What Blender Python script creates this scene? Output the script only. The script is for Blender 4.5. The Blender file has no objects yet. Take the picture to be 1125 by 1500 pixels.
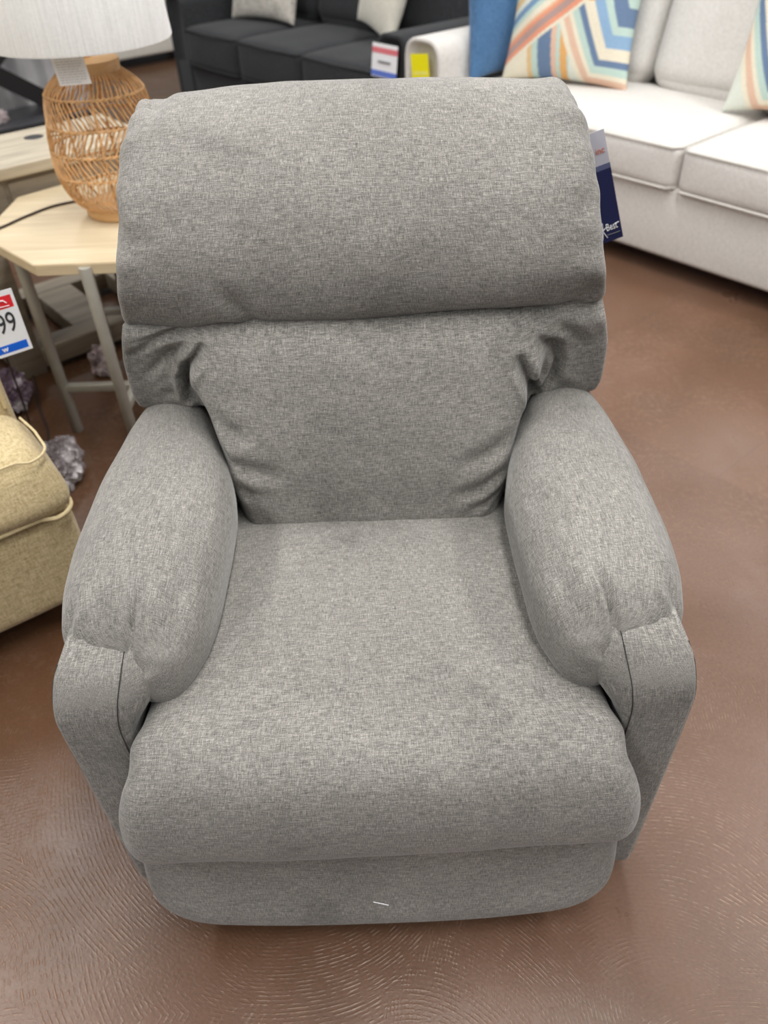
import bpy, bmesh, math, random
import numpy as np
from mathutils import Vector, Matrix, noise as mnoise

random.seed(4); rng = np.random.default_rng(4)
scn = bpy.context.scene
COL = scn.collection
PI = math.pi

# ------------------------------------------------------------------ basics
def srgb(r, g, b):
    def f(c):
        c /= 255.0
        return c / 12.92 if c <= .04045 else ((c + .055) / 1.055) ** 2.4
    return (f(r), f(g), f(b), 1.0)

def pchip(xs, ys, x):
    xs = np.asarray(xs, float); ys = np.asarray(ys, float); x = np.asarray(x, float)
    h = np.diff(xs); d = np.diff(ys) / h
    m = np.zeros(len(xs)); m[0] = d[0]; m[-1] = d[-1]
    for i in range(1, len(xs) - 1):
        if d[i-1] * d[i] > 0:
            w1 = 2*h[i] + h[i-1]; w2 = h[i] + 2*h[i-1]
            m[i] = (w1 + w2) / (w1 / d[i-1] + w2 / d[i])
    k = np.clip(np.searchsorted(xs, x) - 1, 0, len(xs) - 2)
    xc = np.clip(x, xs[0], xs[-1])
    t = (xc - xs[k]) / h[k]
    return ((2*t**3 - 3*t**2 + 1) * ys[k] + (t**3 - 2*t**2 + t) * h[k] * m[k]
            + (-2*t**3 + 3*t**2) * ys[k+1] + (t**3 - t**2) * h[k] * m[k+1])

def sstep(a, b, x):
    t = np.clip((np.asarray(x, float) - a) / (b - a), 0, 1)
    return t * t * (3 - 2 * t)

def closed_spline(pts, n):
    p = np.asarray(pts, float); N = len(p); out = []
    per = 24
    for i in range(N):
        p0, p1, p2, p3 = p[i-1], p[i], p[(i+1) % N], p[(i+2) % N]
        d1 = max(np.linalg.norm(p1-p0), 1e-6)**.5; d2 = max(np.linalg.norm(p2-p1), 1e-6)**.5; d3 = max(np.linalg.norm(p3-p2), 1e-6)**.5
        m1 = (p1-p0)/d1 - (p2-p0)/(d1+d2) + (p2-p1)/d2
        m2 = (p2-p1)/d2 - (p3-p1)/(d2+d3) + (p3-p2)/d3
        m1 *= d2; m2 *= d2
        for k in range(per):
            t = k / per
            out.append((2*t**3-3*t**2+1)*p1 + (t**3-2*t**2+t)*m1 + (-2*t**3+3*t**2)*p2 + (t**3-t**2)*m2)
    out = np.array(out)
    seg = np.linalg.norm(np.roll(out, -1, 0) - out, axis=1)
    s = np.concatenate([[0], np.cumsum(seg)])
    ext = np.vstack([out, out[:1]])
    q = np.linspace(0, s[-1], n, endpoint=False)
    return np.stack([np.interp(q, s, ext[:, k]) for k in range(ext.shape[1])], 1)

def fnoise(P, sc, seed=0.0):
    P = np.asarray(P, float)
    sh = P.shape[:-1]
    f = P.reshape(-1, 3)
    r = np.array([mnoise.noise(Vector((p[0]*sc + seed, p[1]*sc - seed, p[2]*sc + 2*seed))) for p in f])
    return r.reshape(sh)

def put(name, me, mat, parent=None, loc=None):
    o = bpy.data.objects.new(name, me)
    COL.objects.link(o)
    if mat is not None:
        me.materials.append(mat)
    if parent is not None:
        o.parent = parent
        off = Vector(parent.get('_off', (0, 0, 0)))
        if off.length > 0 and not me.get('_moved'):
            me.transform(Matrix.Translation(-off)); me['_moved'] = 1
        o['_off'] = tuple(off)
    elif loc is not None:
        o.location = loc
    return o

def thing(name, label, cat, base=(0, 0, 0), group=None, rz=None):
    """Empty at the thing's base. With rz=None its parts are given in world coordinates;
    with rz its parts are given in the thing's own frame."""
    o = bpy.data.objects.new(name, None); COL.objects.link(o)
    o.empty_display_size = .05
    o.location = base
    o['label'] = label; o['category'] = cat
    if group: o['group'] = group
    if rz is None:
        o['_off'] = tuple(base)
    else:
        o.rotation_euler = (0, 0, rz)
    return o

def tag(o, label, cat, group=None, kind=None):
    o['label'] = label; o['category'] = cat
    if group: o['group'] = group
    if kind: o['kind'] = kind
    return o

def mesh_from(V, F, uv=None, smooth=True, name='mesh', colors=None):
    me = bpy.data.meshes.new(name)
    me.from_pydata([tuple(v) for v in V], [], F)
    if uv is not None:
        l = me.uv_layers.new(name='UVMap')
        vi = np.empty(len(me.loops), dtype=np.int32)
        me.loops.foreach_get('vertex_index', vi)
        l.data.foreach_set('uv', np.asarray(uv, dtype=np.float32)[vi].ravel())
    if colors is not None:
        ca = me.color_attributes.new('pattern', 'FLOAT_COLOR', 'POINT')
        ca.data.foreach_set('color', np.asarray(colors, dtype=np.float32).ravel())
    if smooth:
        me.polygons.foreach_set('use_smooth', [True] * len(me.polygons))
    me.update()
    bm = bmesh.new(); bm.from_mesh(me)
    bmesh.ops.recalc_face_normals(bm, faces=bm.faces)
    bm.to_mesh(me); bm.free()
    return me

def loft(G, cap0=True, cap1=True, closed=True, uvscale=1.0, name='mesh'):
    """G[i][j] = vertex on ring i (stations) at position j (around). UVs in metres."""
    G = np.asarray(G, float); n, m = G.shape[:2]
    V = G.reshape(-1, 3)
    mid = G[n // 2]
    per = np.concatenate([[0], np.cumsum(np.linalg.norm(np.diff(mid, axis=0), axis=1))])
    best = np.argmax(np.linalg.norm(np.diff(G, axis=0), axis=2).sum(0))
    ln = np.concatenate([[0], np.cumsum(np.linalg.norm(np.diff(G[:, best], axis=0), axis=1))])
    uv = np.stack([np.repeat(ln, m), np.tile(per, n)], 1) * uvscale
    F = []
    mm = m if closed else m - 1
    for i in range(n - 1):
        for j in range(mm):
            k = (j + 1) % m
            F.append((i*m + j, i*m + k, (i+1)*m + k, (i+1)*m + j))
    V = list(V); uv = list(uv)
    if closed and cap0:
        c = len(V); V.append(G[0].mean(0)); uv.append(uv[0])
        F += [(c, (j+1) % m, j) for j in range(m)]
    if closed and cap1:
        c = len(V); V.append(G[-1].mean(0)); uv.append(uv[(n-1)*m])
        b = (n-1)*m
        F += [(c, b + j, b + (j+1) % m) for j in range(m)]
    return mesh_from(V, F, uv, True, name)

class MB:
    """collects simple shapes into one mesh"""
    def __init__(s): s.V = []; s.F = []
    def add(s, V, F):
        b = len(s.V); s.V += [tuple(v) for v in V]; s.F += [tuple(i + b for i in f) for f in F]
    def tube(s, pts, r, n=8, caps=True):
        P = [Vector(p) for p in pts]; N = len(P)
        rr = r if hasattr(r, '__len__') else [r] * N
        V = []; F = []; prev = None
        for i, p in enumerate(P):
            t = (P[min(i+1, N-1)] - P[max(i-1, 0)]).normalized()
            if prev is None:
                a = Vector((0, 0, 1)) if abs(t.z) < .9 else Vector((1, 0, 0))
                u = t.cross(a).normalized()
            else:
                u = (prev - t * prev.dot(t)).normalized()
            prev = u; w = t.cross(u)
            for k in range(n):
                an = 2*PI*k/n
                V.append(p + (u*math.cos(an) + w*math.sin(an)) * rr[i])
        for i in range(N-1):
            for k in range(n):
                F.append((i*n+k, i*n+(k+1) % n, (i+1)*n+(k+1) % n, (i+1)*n+k))
        if caps:
            F.append(tuple(range(n-1, -1, -1))); F.append(tuple((N-1)*n + k for k in range(n)))
        s.add(V, F); return s
    def lathe(s, prof, c=(0, 0), n=48, cap=True):
        V = []; F = []
        for r, z in prof:
            for k in range(n):
                a = 2*PI*k/n
                V.append((c[0] + r*math.cos(a), c[1] + r*math.sin(a), z))
        for i in range(len(prof)-1):
            for k in range(n):
                F.append((i*n+k, i*n+(k+1) % n, (i+1)*n+(k+1) % n, (i+1)*n+k))
        if cap:
            F.append(tuple(range(n))); F.append(tuple((len(prof)-1)*n + k for k in range(n)))
        s.add(V, F); return s
    def build(s, name, mat, parent=None, smooth=True, loc=None):
        me = mesh_from(s.V, s.F, None, smooth, name)
        if smooth:
            try: me.set_sharp_from_angle(angle=math.radians(40))
            except Exception: pass
        return put(name, me, mat, parent, loc)

def rbox(x0, x1, y0, y1, z0, z1, r=.01, seg=3):
    bm = bmesh.new()
    bmesh.ops.create_cube(bm, size=1)
    for v in bm.verts:
        v.co = Vector((x0 + (v.co.x+.5)*(x1-x0), y0 + (v.co.y+.5)*(y1-y0), z0 + (v.co.z+.5)*(z1-z0)))
    if r > 0:
        bmesh.ops.bevel(bm, geom=bm.edges[:], offset=r, segments=seg, profile=.5, affect='EDGES')
    me = bpy.data.meshes.new('box'); bm.to_mesh(me); bm.free()
    me.polygons.foreach_set('use_smooth', [True]*len(me.polygons))
    try: me.set_sharp_from_angle(angle=math.radians(35))
    except Exception: pass
    return me

def box_cushion(x0, x1, y0, y1, z0, z1, r=.03, crown=.02, n=26, wob=.004, seed=0.0):
    """soft box: subdivided rounded box whose faces puff out a little"""
    c = np.array([(x0+x1)/2, (y0+y1)/2, (z0+z1)/2]); h = np.array([(x1-x0)/2, (y1-y0)/2, (z1-z0)/2])
    V = []; F = []; idx = {}
    t = np.linspace(-1, 1, n)
    t = np.sign(t) * (1 - (1-abs(t))**1.5)
    def vid(p):
        k = (round(p[0], 5), round(p[1], 5), round(p[2], 5))
        if k not in idx:
            idx[k] = len(V); V.append(p)
        return idx[k]
    for ax in range(3):
        for sg in (-1, 1):
            o = [i for i in range(3) if i != ax]
            for i in range(n-1):
                for j in range(n-1):
                    q = []
                    for (a, b) in ((i, j), (i+1, j), (i+1, j+1), (i, j+1)):
                        p = [0, 0, 0]; p[ax] = sg; p[o[0]] = t[a]; p[o[1]] = t[b]
                        q.append(vid(tuple(p)))
                    F.append(tuple(q))
    P = np.array(V)
    rr = min(r, h.min()*.95)
    inner = h - rr
    Q = P * h
    core = np.clip(Q, -inner, inner)
    d = Q - core
    ln = np.linalg.norm(d, axis=1, keepdims=True); ln[ln == 0] = 1
    Q = core + d / ln * rr
    f = (1 - P[:, 0]**4) * (1 - P[:, 1]**4)
    Q[:, 2] += np.sign(P[:, 2]) * crown * f * (abs(P[:, 2]) > .5)
    g = (1 - P[:, 0]**4) * (1 - P[:, 2]**2)
    Q[:, 1] += np.sign(P[:, 1]) * crown * .5 * g * (abs(P[:, 1]) > .5)
    if wob:
        w = fnoise(Q, 5.0, seed + 3.3)
        Q += d / ln * 0 + np.stack([0*w, 0*w, w * wob], 1)
    return mesh_from(Q + c, F, (Q[:, :2] + Q[:, 2:3]*.7), True)

def pillow_mesh(w, h, t, n=70, colfn=None, seed=0.0, pinch=.09):
    """scatter pillow in its own frame: x wide, z tall (0..h), thickness along y"""
    u = np.linspace(-1, 1, n)
    U, W = np.meshgrid(u, u, indexing='ij')
    edge = np.clip((1-U**2), 0, 1)**.42 * np.clip((1-W**2), 0, 1)**.42
    # sides curve in between the corners
    sx = 1 - pinch * (1 - W**2) * abs(U)**2
    sz = 1 - pinch * (1 - U**2) * abs(W)**2
    X = U * sx * w/2; Z = (W * sz + 1) * h/2
    nz = fnoise(np.stack([X, 0*X, Z], -1), 6.0, seed)
    th = t/2 * edge * (1 + .12*nz)
    Vf = np.stack([X, -th, Z], -1).reshape(-1, 3); Vb = np.stack([X, th, Z], -1).reshape(-1, 3)
    V = np.vstack([Vf, Vb]); F = []
    N = n*n
    for i in range(n-1):
        for j in range(n-1):
            a, b, c, d = i*n+j, (i+1)*n+j, (i+1)*n+j+1, i*n+j+1
            F.append((a, b, c, d)); F.append((N+a, N+d, N+c, N+b))
    colors = None
    if colfn is not None:
        cc = np.array([colfn(a, b) for a, b in zip(U.ravel(), W.ravel())])
        colors = np.vstack([cc, cc])
    uv = np.vstack([np.stack([X.ravel(), Z.ravel()], 1)]*2)
    me = mesh_from(V, F, uv, True, 'pillow', colors)
    bm = bmesh.new(); bm.from_mesh(me)
    bmesh.ops.remove_doubles(bm, verts=bm.verts, dist=1e-5)
    bmesh.ops.recalc_face_normals(bm, faces=bm.faces)
    bm.to_mesh(me); bm.free()
    return me

def text_mesh(body, size, M, extrude=.0003, bold=0.0, align='CENTER', shear=0.0, sx=1.0):
    cu = bpy.data.curves.new('lettering', 'FONT')
    cu.body = body; cu.size = size; cu.align_x = align; cu.extrude = extrude; cu.offset = bold; cu.shear = shear
    o = bpy.data.objects.new('lettering', cu); COL.objects.link(o)
    dg = bpy.context.evaluated_depsgraph_get()
    me = bpy.data.meshes.new_from_object(o.evaluated_get(dg))
    bpy.data.objects.remove(o)
    me.transform(M @ Matrix.Diagonal((sx, 1, 1, 1)))
    return me

def frame(o, x, z, d=0.0):
    """matrix: local X -> x, local Y -> z, local Z -> facing, at o"""
    x = Vector(x).normalized(); z = Vector(z); z = (z - x*z.dot(x)).normalized(); n = x.cross(z)
    M = Matrix((x, z, n)).transposed().to_4x4()
    M.translation = Vector(o) + n*d
    return M

def card_mesh(M, x0, x1, y0, y1, t=.0006, r=.0, bend=0.0, nx=1, ny=10):
    """thin card in the X-Y plane of M"""
    V = []; F = []
    xs = np.linspace(x0, x1, nx+1); ys = np.linspace(y0, y1, ny+1)
    for s in (1, -1):
        for x in xs:
            for y in ys:
                k = (y-y0)/(y1-y0)
                V.append(M @ Vector((x, y, s*t/2 + bend*(k-.5)**2)))
    n = (nx+1)*(ny+1); m = ny+1
    for i in range(nx):
        for j in range(ny):
            a, b, c, d = i*m+j, (i+1)*m+j, (i+1)*m+j+1, i*m+j+1
            F.append((a, b, c, d)); F.append((n+a, n+d, n+c, n+b))
    per = [i*m for i in range(nx+1)] + [nx*m+j for j in range(1, ny+1)] + [i*m+ny for i in range(nx-1, -1, -1)] + [j for j in range(ny-1, 0, -1)]
    for i in range(len(per)):
        a, b = per[i], per[(i+1) % len(per)]
        F.append((a, n+a, n+b, b))
    return mesh_from(V, F, None, False)

# ------------------------------------------------------------------ materials
def newmat(name):
    m = bpy.data.materials.new(name); m.use_nodes = True
    nt = m.node_tree; b = nt.nodes['Principled BSDF']
    return m, nt, b

def N(nt, typ, **kw):
    n = nt.nodes.new(typ)
    for k, v in kw.items():
        if k in n.inputs: n.inputs[k].default_value = v
        else: setattr(n, k, v)
    return n

def ramp(nt, stops, interp='LINEAR'):
    n = nt.nodes.new('ShaderNodeValToRGB'); r = n.color_ramp; r.interpolation = interp
    while len(r.elements) < len(stops): r.elements.new(.5)
    for e, (p, c) in zip(r.elements, stops): e.position = p; e.color = c
    return n

def math_(nt, op, a, b=None, clamp=False):
    n = nt.nodes.new('ShaderNodeMath'); n.operation = op; n.use_clamp = clamp
    for i, v in enumerate((a, b)):
        if v is None: continue
        if isinstance(v, (int, float)): n.inputs[i].default_value = v
        else: nt.links.new(v, n.inputs[i])
    return n.outputs[0]

def mixc(nt, fac, a, b, mode='MIX'):
    n = nt.nodes.new('ShaderNodeMix'); n.data_type = 'RGBA'; n.blend_type = mode
    for s, v in ((0, fac), (6, a), (7, b)):
        if isinstance(v, (int, float)): n.inputs[s].default_value = v
        elif isinstance(v, tuple): n.inputs[s].default_value = v
        else: nt.links.new(v, n.inputs[s])
    return n.outputs[2]

def plain(name, col, rough=.6, metal=0.0, var=.06, scale=30, bump=0.0, sheen=0.0, spec=.5):
    m, nt, b = newmat(name)
    tc = N(nt, 'ShaderNodeTexCoord'); no = N(nt, 'ShaderNodeTexNoise', Scale=float(scale), Detail=4.0)
    nt.links.new(tc.outputs['Object'], no.inputs['Vector'])
    lo = tuple(c*(1-var) for c in col[:3]) + (1,); hi = tuple(min(1, c*(1+var)) for c in col[:3]) + (1,)
    r = ramp(nt, [(.3, lo), (.7, hi)]); nt.links.new(no.outputs['Fac'], r.inputs[0])
    nt.links.new(r.outputs[0], b.inputs['Base Color'])
    b.inputs['Roughness'].default_value = rough; b.inputs['Metallic'].default_value = metal
    b.inputs['Specular IOR Level'].default_value = spec
    if sheen: b.inputs['Sheen Weight'].default_value = sheen
    if bump:
        bp = N(nt, 'ShaderNodeBump', Strength=bump, Distance=.003); nt.links.new(no.outputs['Fac'], bp.inputs['Height']); nt.links.new(bp.outputs[0], b.inputs['Normal'])
    return m

def woven(name, dark, mid, light, coord='UV', fine=850., long=70., nap=.2, sheen=.3, bump=.25, cross=.5, spread=.15):
    """heathered woven cloth: long thin slubs in both thread directions, brushed nap patches"""
    m, nt, b = newmat(name)
    tc = N(nt, 'ShaderNodeTexCoord'); src = tc.outputs[coord]
    def thread(sx, sy, sz, seed):
        mp = N(nt, 'ShaderNodeMapping'); mp.inputs['Scale'].default_value = (sx, sy, sz); mp.inputs['Location'].default_value = (seed, seed*1.7, seed*.3)
        nt.links.new(src, mp.inputs[0])
        no = N(nt, 'ShaderNodeTexNoise', Scale=1.0, Detail=2.0, Roughness=.6)
        nt.links.new(mp.outputs[0], no.inputs['Vector']); return no.outputs['Fac']
    a = thread(long, fine, fine if coord != 'UV' else 1, 1.3); c = thread(fine, long, long if coord != 'UV' else 1, 7.1)
    f = thread(fine*.8, fine*.8, fine*.8, 3.7)
    h = math_(nt, 'ADD', math_(nt, 'MULTIPLY', a, cross), math_(nt, 'MULTIPLY', c, 1-cross))
    h = math_(nt, 'ADD', math_(nt, 'MULTIPLY', h, .70), math_(nt, 'MULTIPLY', f, .30))
    r = ramp(nt, [(.5-spread, dark), (.5, mid), (.5+spread, light)])
    nt.links.new(h, r.inputs[0])
    no = N(nt, 'ShaderNodeTexNoise', Scale=3.6, Detail=5.0, Roughness=.62, Distortion=.5)
    nt.links.new(tc.outputs['Object'], no.inputs['Vector'])
    r2 = ramp(nt, [(.37, (1-nap, 1-nap, 1-nap, 1)), (.425, (1-nap*.35,)*3 + (1,)), (.56, (1, 1, 1, 1)), (.70, (1+nap*.4,)*3 + (1,))])
    nt.links.new(no.outputs['Fac'], r2.inputs[0])
    colr = mixc(nt, 1.0, r.outputs[0], r2.outputs[0], 'MULTIPLY')
    nt.links.new(colr, b.inputs['Base Color'])
    b.inputs['Roughness'].default_value = .92; b.inputs['Specular IOR Level'].default_value = .15
    b.inputs['Sheen Weight'].default_value = sheen; b.inputs['Sheen Roughness'].default_value = .45
    bp = N(nt, 'ShaderNodeBump', Strength=bump, Distance=.0012)
    nt.links.new(h, bp.inputs['Height']); nt.links.new(bp.outputs[0], b.inputs['Normal'])
    return m

def wood(name, c0, c1, c2, axis=0, rough=.5, scale=1.0):
    m, nt, b = newmat(name)
    tc = N(nt, 'ShaderNodeTexCoord'); mp = N(nt, 'ShaderNodeMapping')
    s = [26*scale, 26*scale, 26*scale]; s[axis] = 2.2*scale
    mp.inputs['Scale'].default_value = s; nt.links.new(tc.outputs['Object'], mp.inputs[0])
    no = N(nt, 'ShaderNodeTexNoise', Scale=1.0, Detail=6.0, Roughness=.65, Distortion=.6); nt.links.new(mp.outputs[0], no.inputs['Vector'])
    r = ramp(nt, [(.3, c0), (.52, c1), (.72, c2)]); nt.links.new(no.outputs['Fac'], r.inputs[0])
    nt.links.new(r.outputs[0], b.inputs['Base Color']); b.inputs['Roughness'].default_value = rough
    bp = N(nt, 'ShaderNodeBump', Strength=.1, Distance=.002); nt.links.new(no.outputs['Fac'], bp.inputs['Height']); nt.links.new(bp.outputs[0], b.inputs['Normal'])
    return m

def pattern_mat():
    m, nt, b = newmat('printed_cotton')
    at = N(nt, 'ShaderNodeVertexColor'); at.layer_name = 'pattern'
    tc = N(nt, 'ShaderNodeTexCoord'); no = N(nt, 'ShaderNodeTexNoise', Scale=220.0, Detail=2.0); nt.links.new(tc.outputs['Object'], no.inputs['Vector'])
    r = ramp(nt, [(.3, (.86, .86, .86, 1)), (.7, (1, 1, 1, 1))]); nt.links.new(no.outputs['Fac'], r.inputs[0])
    nt.links.new(mixc(nt, 1.0, at.outputs['Color'], r.outputs[0], 'MULTIPLY'), b.inputs['Base Color'])
    b.inputs['Roughness'].default_value = .85; b.inputs['Specular IOR Level'].default_value = .2
    return m

def floor_mat():
    m, nt, b = newmat('stained_concrete')
    L = nt.links.new
    tc = N(nt, 'ShaderNodeTexCoord'); src = tc.outputs['Object']
    # warp
    wn = N(nt, 'ShaderNodeTexNoise', Scale=1.1, Detail=2.0); L(src, wn.inputs['Vector'])
    sub = N(nt, 'ShaderNodeVectorMath', operation='SUBTRACT'); L(wn.outputs['Color'], sub.inputs[0]); sub.inputs[1].default_value = (.5, .5, .5)
    scl = N(nt, 'ShaderNodeVectorMath', operation='SCALE'); L(sub.outputs[0], scl.inputs[0]); scl.inputs['Scale'].default_value = .28
    add = N(nt, 'ShaderNodeVectorMath', operation='ADD'); L(src, add.inputs[0]); L(scl.outputs[0], add.inputs[1])
    vec = add.outputs[0]
    # trowel sweeps: concentric ridges around scattered centres
    def sweeps(scale, freq, off):
        mp = N(nt, 'ShaderNodeMapping'); mp.inputs['Location'].default_value = off; L(vec, mp.inputs[0])
        v = N(nt, 'ShaderNodeTexVoronoi', Scale=scale, Randomness=1.0); v.voronoi_dimensions = '2D'; L(mp.outputs[0], v.inputs['Vector'])
        s = math_(nt, 'SINE', math_(nt, 'MULTIPLY', v.outputs['Distance'], freq/1.0))
        s = math_(nt, 'SUBTRACT', math_(nt, 'MULTIPLY', math_(nt, 'POWER', math_(nt, 'ADD', math_(nt, 'MULTIPLY', s, .5), .5), 2.6), 1.35), .35)
        return s, v.outputs['Color']
    s1, c1 = sweeps(1.15, 2*PI*165/1.15, (0.35, 0.2, 0))
    s2, c2 = sweeps(1.9, 2*PI*150/1.9, (3.1, 1.7, 0))
    selN = N(nt, 'ShaderNodeTexNoise', Scale=2.3, Detail=3.0); L(vec, selN.inputs['Vector'])
    sel = ramp(nt, [(.44, (0, 0, 0, 1)), (.56, (1, 1, 1, 1))]); L(selN.outputs['Fac'], sel.inputs[0])
    mx = N(nt, 'ShaderNodeMix'); L(sel.outputs[0], mx.inputs[0]); L(s1, mx.inputs[2]); L(s2, mx.inputs[3])
    ridge = mx.outputs[0]
    brk = N(nt, 'ShaderNodeTexNoise', Scale=60.0, Detail=3.0, Roughness=.7); L(src, brk.inputs['Vector'])
    patch = N(nt, 'ShaderNodeTexNoise', Scale=3.2, Detail=5.0, Roughness=.65); L(src, patch.inputs['Vector'])
    pr = ramp(nt, [(.38, (.12,)*3 + (1,)), (.6, (1, 1, 1, 1))]); L(patch.outputs['Fac'], pr.inputs[0])
    br = ramp(nt, [(.44, (.02,)*3 + (1,)), (.60, (1, 1, 1, 1))]); L(brk.outputs['Fac'], br.inputs[0])
    rv = math_(nt, 'MULTIPLY', math_(nt, 'MULTIPLY', ridge, br.outputs[0]), pr.outputs[0])
    # colour
    big = N(nt, 'ShaderNodeTexNoise', Scale=.75, Detail=5.0, Roughness=.6, Distortion=.4); L(src, big.inputs['Vector'])
    cr = ramp(nt, [(.28, srgb(78, 56, 40)), (.45, srgb(101, 74, 57)), (.6, srgb(115, 89, 74)), (.78, srgb(132, 110, 98))]); L(big.outputs['Fac'], cr.inputs[0])
    # brighter, cooler light on the right painted into the tint; left darker and warmer
    sx = N(nt, 'ShaderNodeSeparateXYZ'); L(src, sx.inputs[0])
    side = math_(nt, 'ADD', math_(nt, 'MULTIPLY', sx.outputs['X'], 1.0), math_(nt, 'MULTIPLY', math_(nt, 'SUBTRACT', big.outputs['Fac'], .5), 1.2))
    sr = ramp(nt, [(0.0, (.66, .56, .42, 1)), (1.0, (1.11, 1.12, 1.15, 1))])
    mr = N(nt, 'ShaderNodeMapRange'); L(side, mr.inputs[0]); mr.inputs[1].default_value = -1.0; mr.inputs[2].default_value = .55
    L(mr.outputs[0], sr.inputs[0])
    col = mixc(nt, 1.0, cr.outputs[0], sr.outputs[0], 'MULTIPLY')
    # large sawn blocks with slightly different stain
    mpb = N(nt, 'ShaderNodeMapping'); mpb.inputs['Rotation'].default_value = (0, 0, math.radians(50.5)); L(src, mpb.inputs[0])
    bt = N(nt, 'ShaderNodeTexBrick', Scale=1.0); bt.inputs['Brick Width'].default_value = 1.3; bt.inputs['Row Height'].default_value = .42
    bt.inputs['Mortar Size'].default_value = .003; bt.inputs['Color1'].default_value = (.86, .84, .82, 1); bt.inputs['Color2'].default_value = (1.13, 1.1, 1.05, 1); bt.inputs['Mortar'].default_value = (.92, .9, .88, 1)
    L(mpb.outputs[0], bt.inputs['Vector'])
    far = N(nt, 'ShaderNodeMapRange'); L(math_(nt, 'ADD', sx.outputs['Y'], math_(nt, 'MULTIPLY', sx.outputs['X'], .8)), far.inputs[0]); far.inputs[1].default_value = 1.5; far.inputs[2].default_value = 2.4
    col = mixc(nt, math_(nt, 'MULTIPLY', far.outputs[0], .75), col, mixc(nt, 1.0, col, bt.outputs['Color'], 'MULTIPLY'))
    # fine speckle; ridge glints painted into the colour, grooves darker
    sp = N(nt, 'ShaderNodeTexNoise', Scale=160.0, Detail=3.0); L(src, sp.inputs['Vector'])
    spr = ramp(nt, [(.3, (.86, .86, .86, 1)), (.7, (1.1, 1.1, 1.1, 1))]); L(sp.outputs['Fac'], spr.inputs[0])
    col = mixc(nt, 1.0, col, spr.outputs[0], 'MULTIPLY')
    glint = math_(nt, 'MULTIPLY', math_(nt, 'MAXIMUM', math_(nt, 'SUBTRACT', rv, .15), 0.0), .34)
    col = mixc(nt, glint, col, srgb(214, 186, 160))
    wd = math_(nt, 'MULTIPLY', math_(nt, 'MAXIMUM', math_(nt, 'MULTIPLY', rv, -1.0), 0.0), .22)
    col = mixc(nt, wd, col, srgb(52, 30, 20))
    L(col, b.inputs['Base Color'])
    rr = ramp(nt, [(.3, (.26,)*3 + (1,)), (.7, (.42,)*3 + (1,))]); L(patch.outputs['Fac'], rr.inputs[0])
    L(rr.outputs[0], b.inputs['Roughness'])
    b.inputs['Specular IOR Level'].default_value = .5
    bp = N(nt, 'ShaderNodeBump', Strength=.45, Distance=.0012)
    hh = math_(nt, 'ADD', rv, math_(nt, 'MULTIPLY', sp.outputs['Fac'], .5))
    L(hh, bp.inputs['Height']); L(bp.outputs[0], b.inputs['Normal'])
    return m

M = {}
M['grey'] = woven('grey_heather_cloth', srgb(72, 70, 68), srgb(125, 122, 117), srgb(176, 172, 165), fine=1050., long=95., nap=.27, sheen=.25)
M['seam'] = plain('dark_seam', srgb(62, 61, 60), .95, var=.1, spec=.1)
M['black_cloth'] = plain('black_dust_cloth', srgb(26, 25, 25), .9, spec=.2)
M['tan'] = woven('tan_basket_weave', srgb(146, 126, 90), srgb(194, 175, 135), srgb(224, 208, 170), coord='Object', fine=330., long=60., nap=.05, sheen=.2, bump=.5, cross=.55, spread=.2)
M['tan_welt'] = plain('tan_welt', srgb(200, 182, 142), .9, var=.12, scale=200)
M['white_sofa'] = woven('off_white_cloth', srgb(192, 188, 182), srgb(212, 208, 203), srgb(226, 223, 219), coord='Object', fine=400., long=60., nap=.03, sheen=.1, bump=.1)
M['white_welt'] = plain('off_white_welt', srgb(206, 202, 196), .9)
M['dark_sofa'] = woven('charcoal_cloth', srgb(36, 37, 39), srgb(51, 52, 54), srgb(70, 71, 73), coord='Object', fine=400., long=60., nap=.08, sheen=.12, bump=.1)
M['dark_welt'] = plain('charcoal_welt', srgb(44, 45, 47), .9)
M['cream_sofa'] = woven('cream_cloth', srgb(205, 200, 188), srgb(224, 220, 210), srgb(236, 233, 226), coord='Object', fine=300., long=60., nap=.03, bump=.1)
M['blue'] = woven('denim_blue_cloth', srgb(60, 92, 128), srgb(78, 116, 158), srgb(102, 140, 180), coord='Object', fine=400., long=60., nap=.12, bump=.1)
M['greige'] = woven('greige_cloth', srgb(150, 145, 138), srgb(196, 190, 180), srgb(220, 215, 206), coord='Object', fine=120., long=20., nap=.2, bump=.1)
M['cream_pillow'] = woven('ivory_cloth', srgb(206, 201, 186), srgb(222, 217, 202), srgb(232, 228, 216), coord='Object', fine=200., long=40., nap=.06, bump=.1)
M['printed'] = pattern_mat()
M['table_wood'] = wood('pale_washed_oak', srgb(184, 165, 135), srgb(198, 181, 150), srgb(208, 192, 163), 0, .5)
M['taupe_wood'] = wood('taupe_washed_wood', srgb(112, 101, 86), srgb(138, 127, 110), srgb(158, 148, 130), 0, .6)
M['pale_taupe_wood'] = wood('weathered_oak_top', srgb(164, 152, 132), srgb(190, 178, 156), srgb(208, 198, 178), 0, .5)
M['pewter'] = plain('pewter_metal', srgb(156, 153, 144), .5, metal=.25, var=.05)
M['rattan'] = plain('rattan_cane', srgb(204, 160, 110), .55, var=.25, scale=45)
M['rattan_wood'] = wood('blond_wood_ring', srgb(186, 142, 92), srgb(208, 166, 116), srgb(220, 184, 138), 0, .5)
M['linen'] = woven('white_linen', srgb(218, 217, 215), srgb(228, 227, 225), srgb(236, 235, 233), coord='Object', fine=200., long=9., nap=.05, bump=.15, cross=.2)
M['paper'] = plain('white_paper', srgb(240, 240, 242), .6, var=.01)
M['print_grey'] = plain('grey_ink', srgb(150, 150, 152), .8)
M['pale_print'] = plain('pale_grey_ink', srgb(192, 192, 194), .8)
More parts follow.
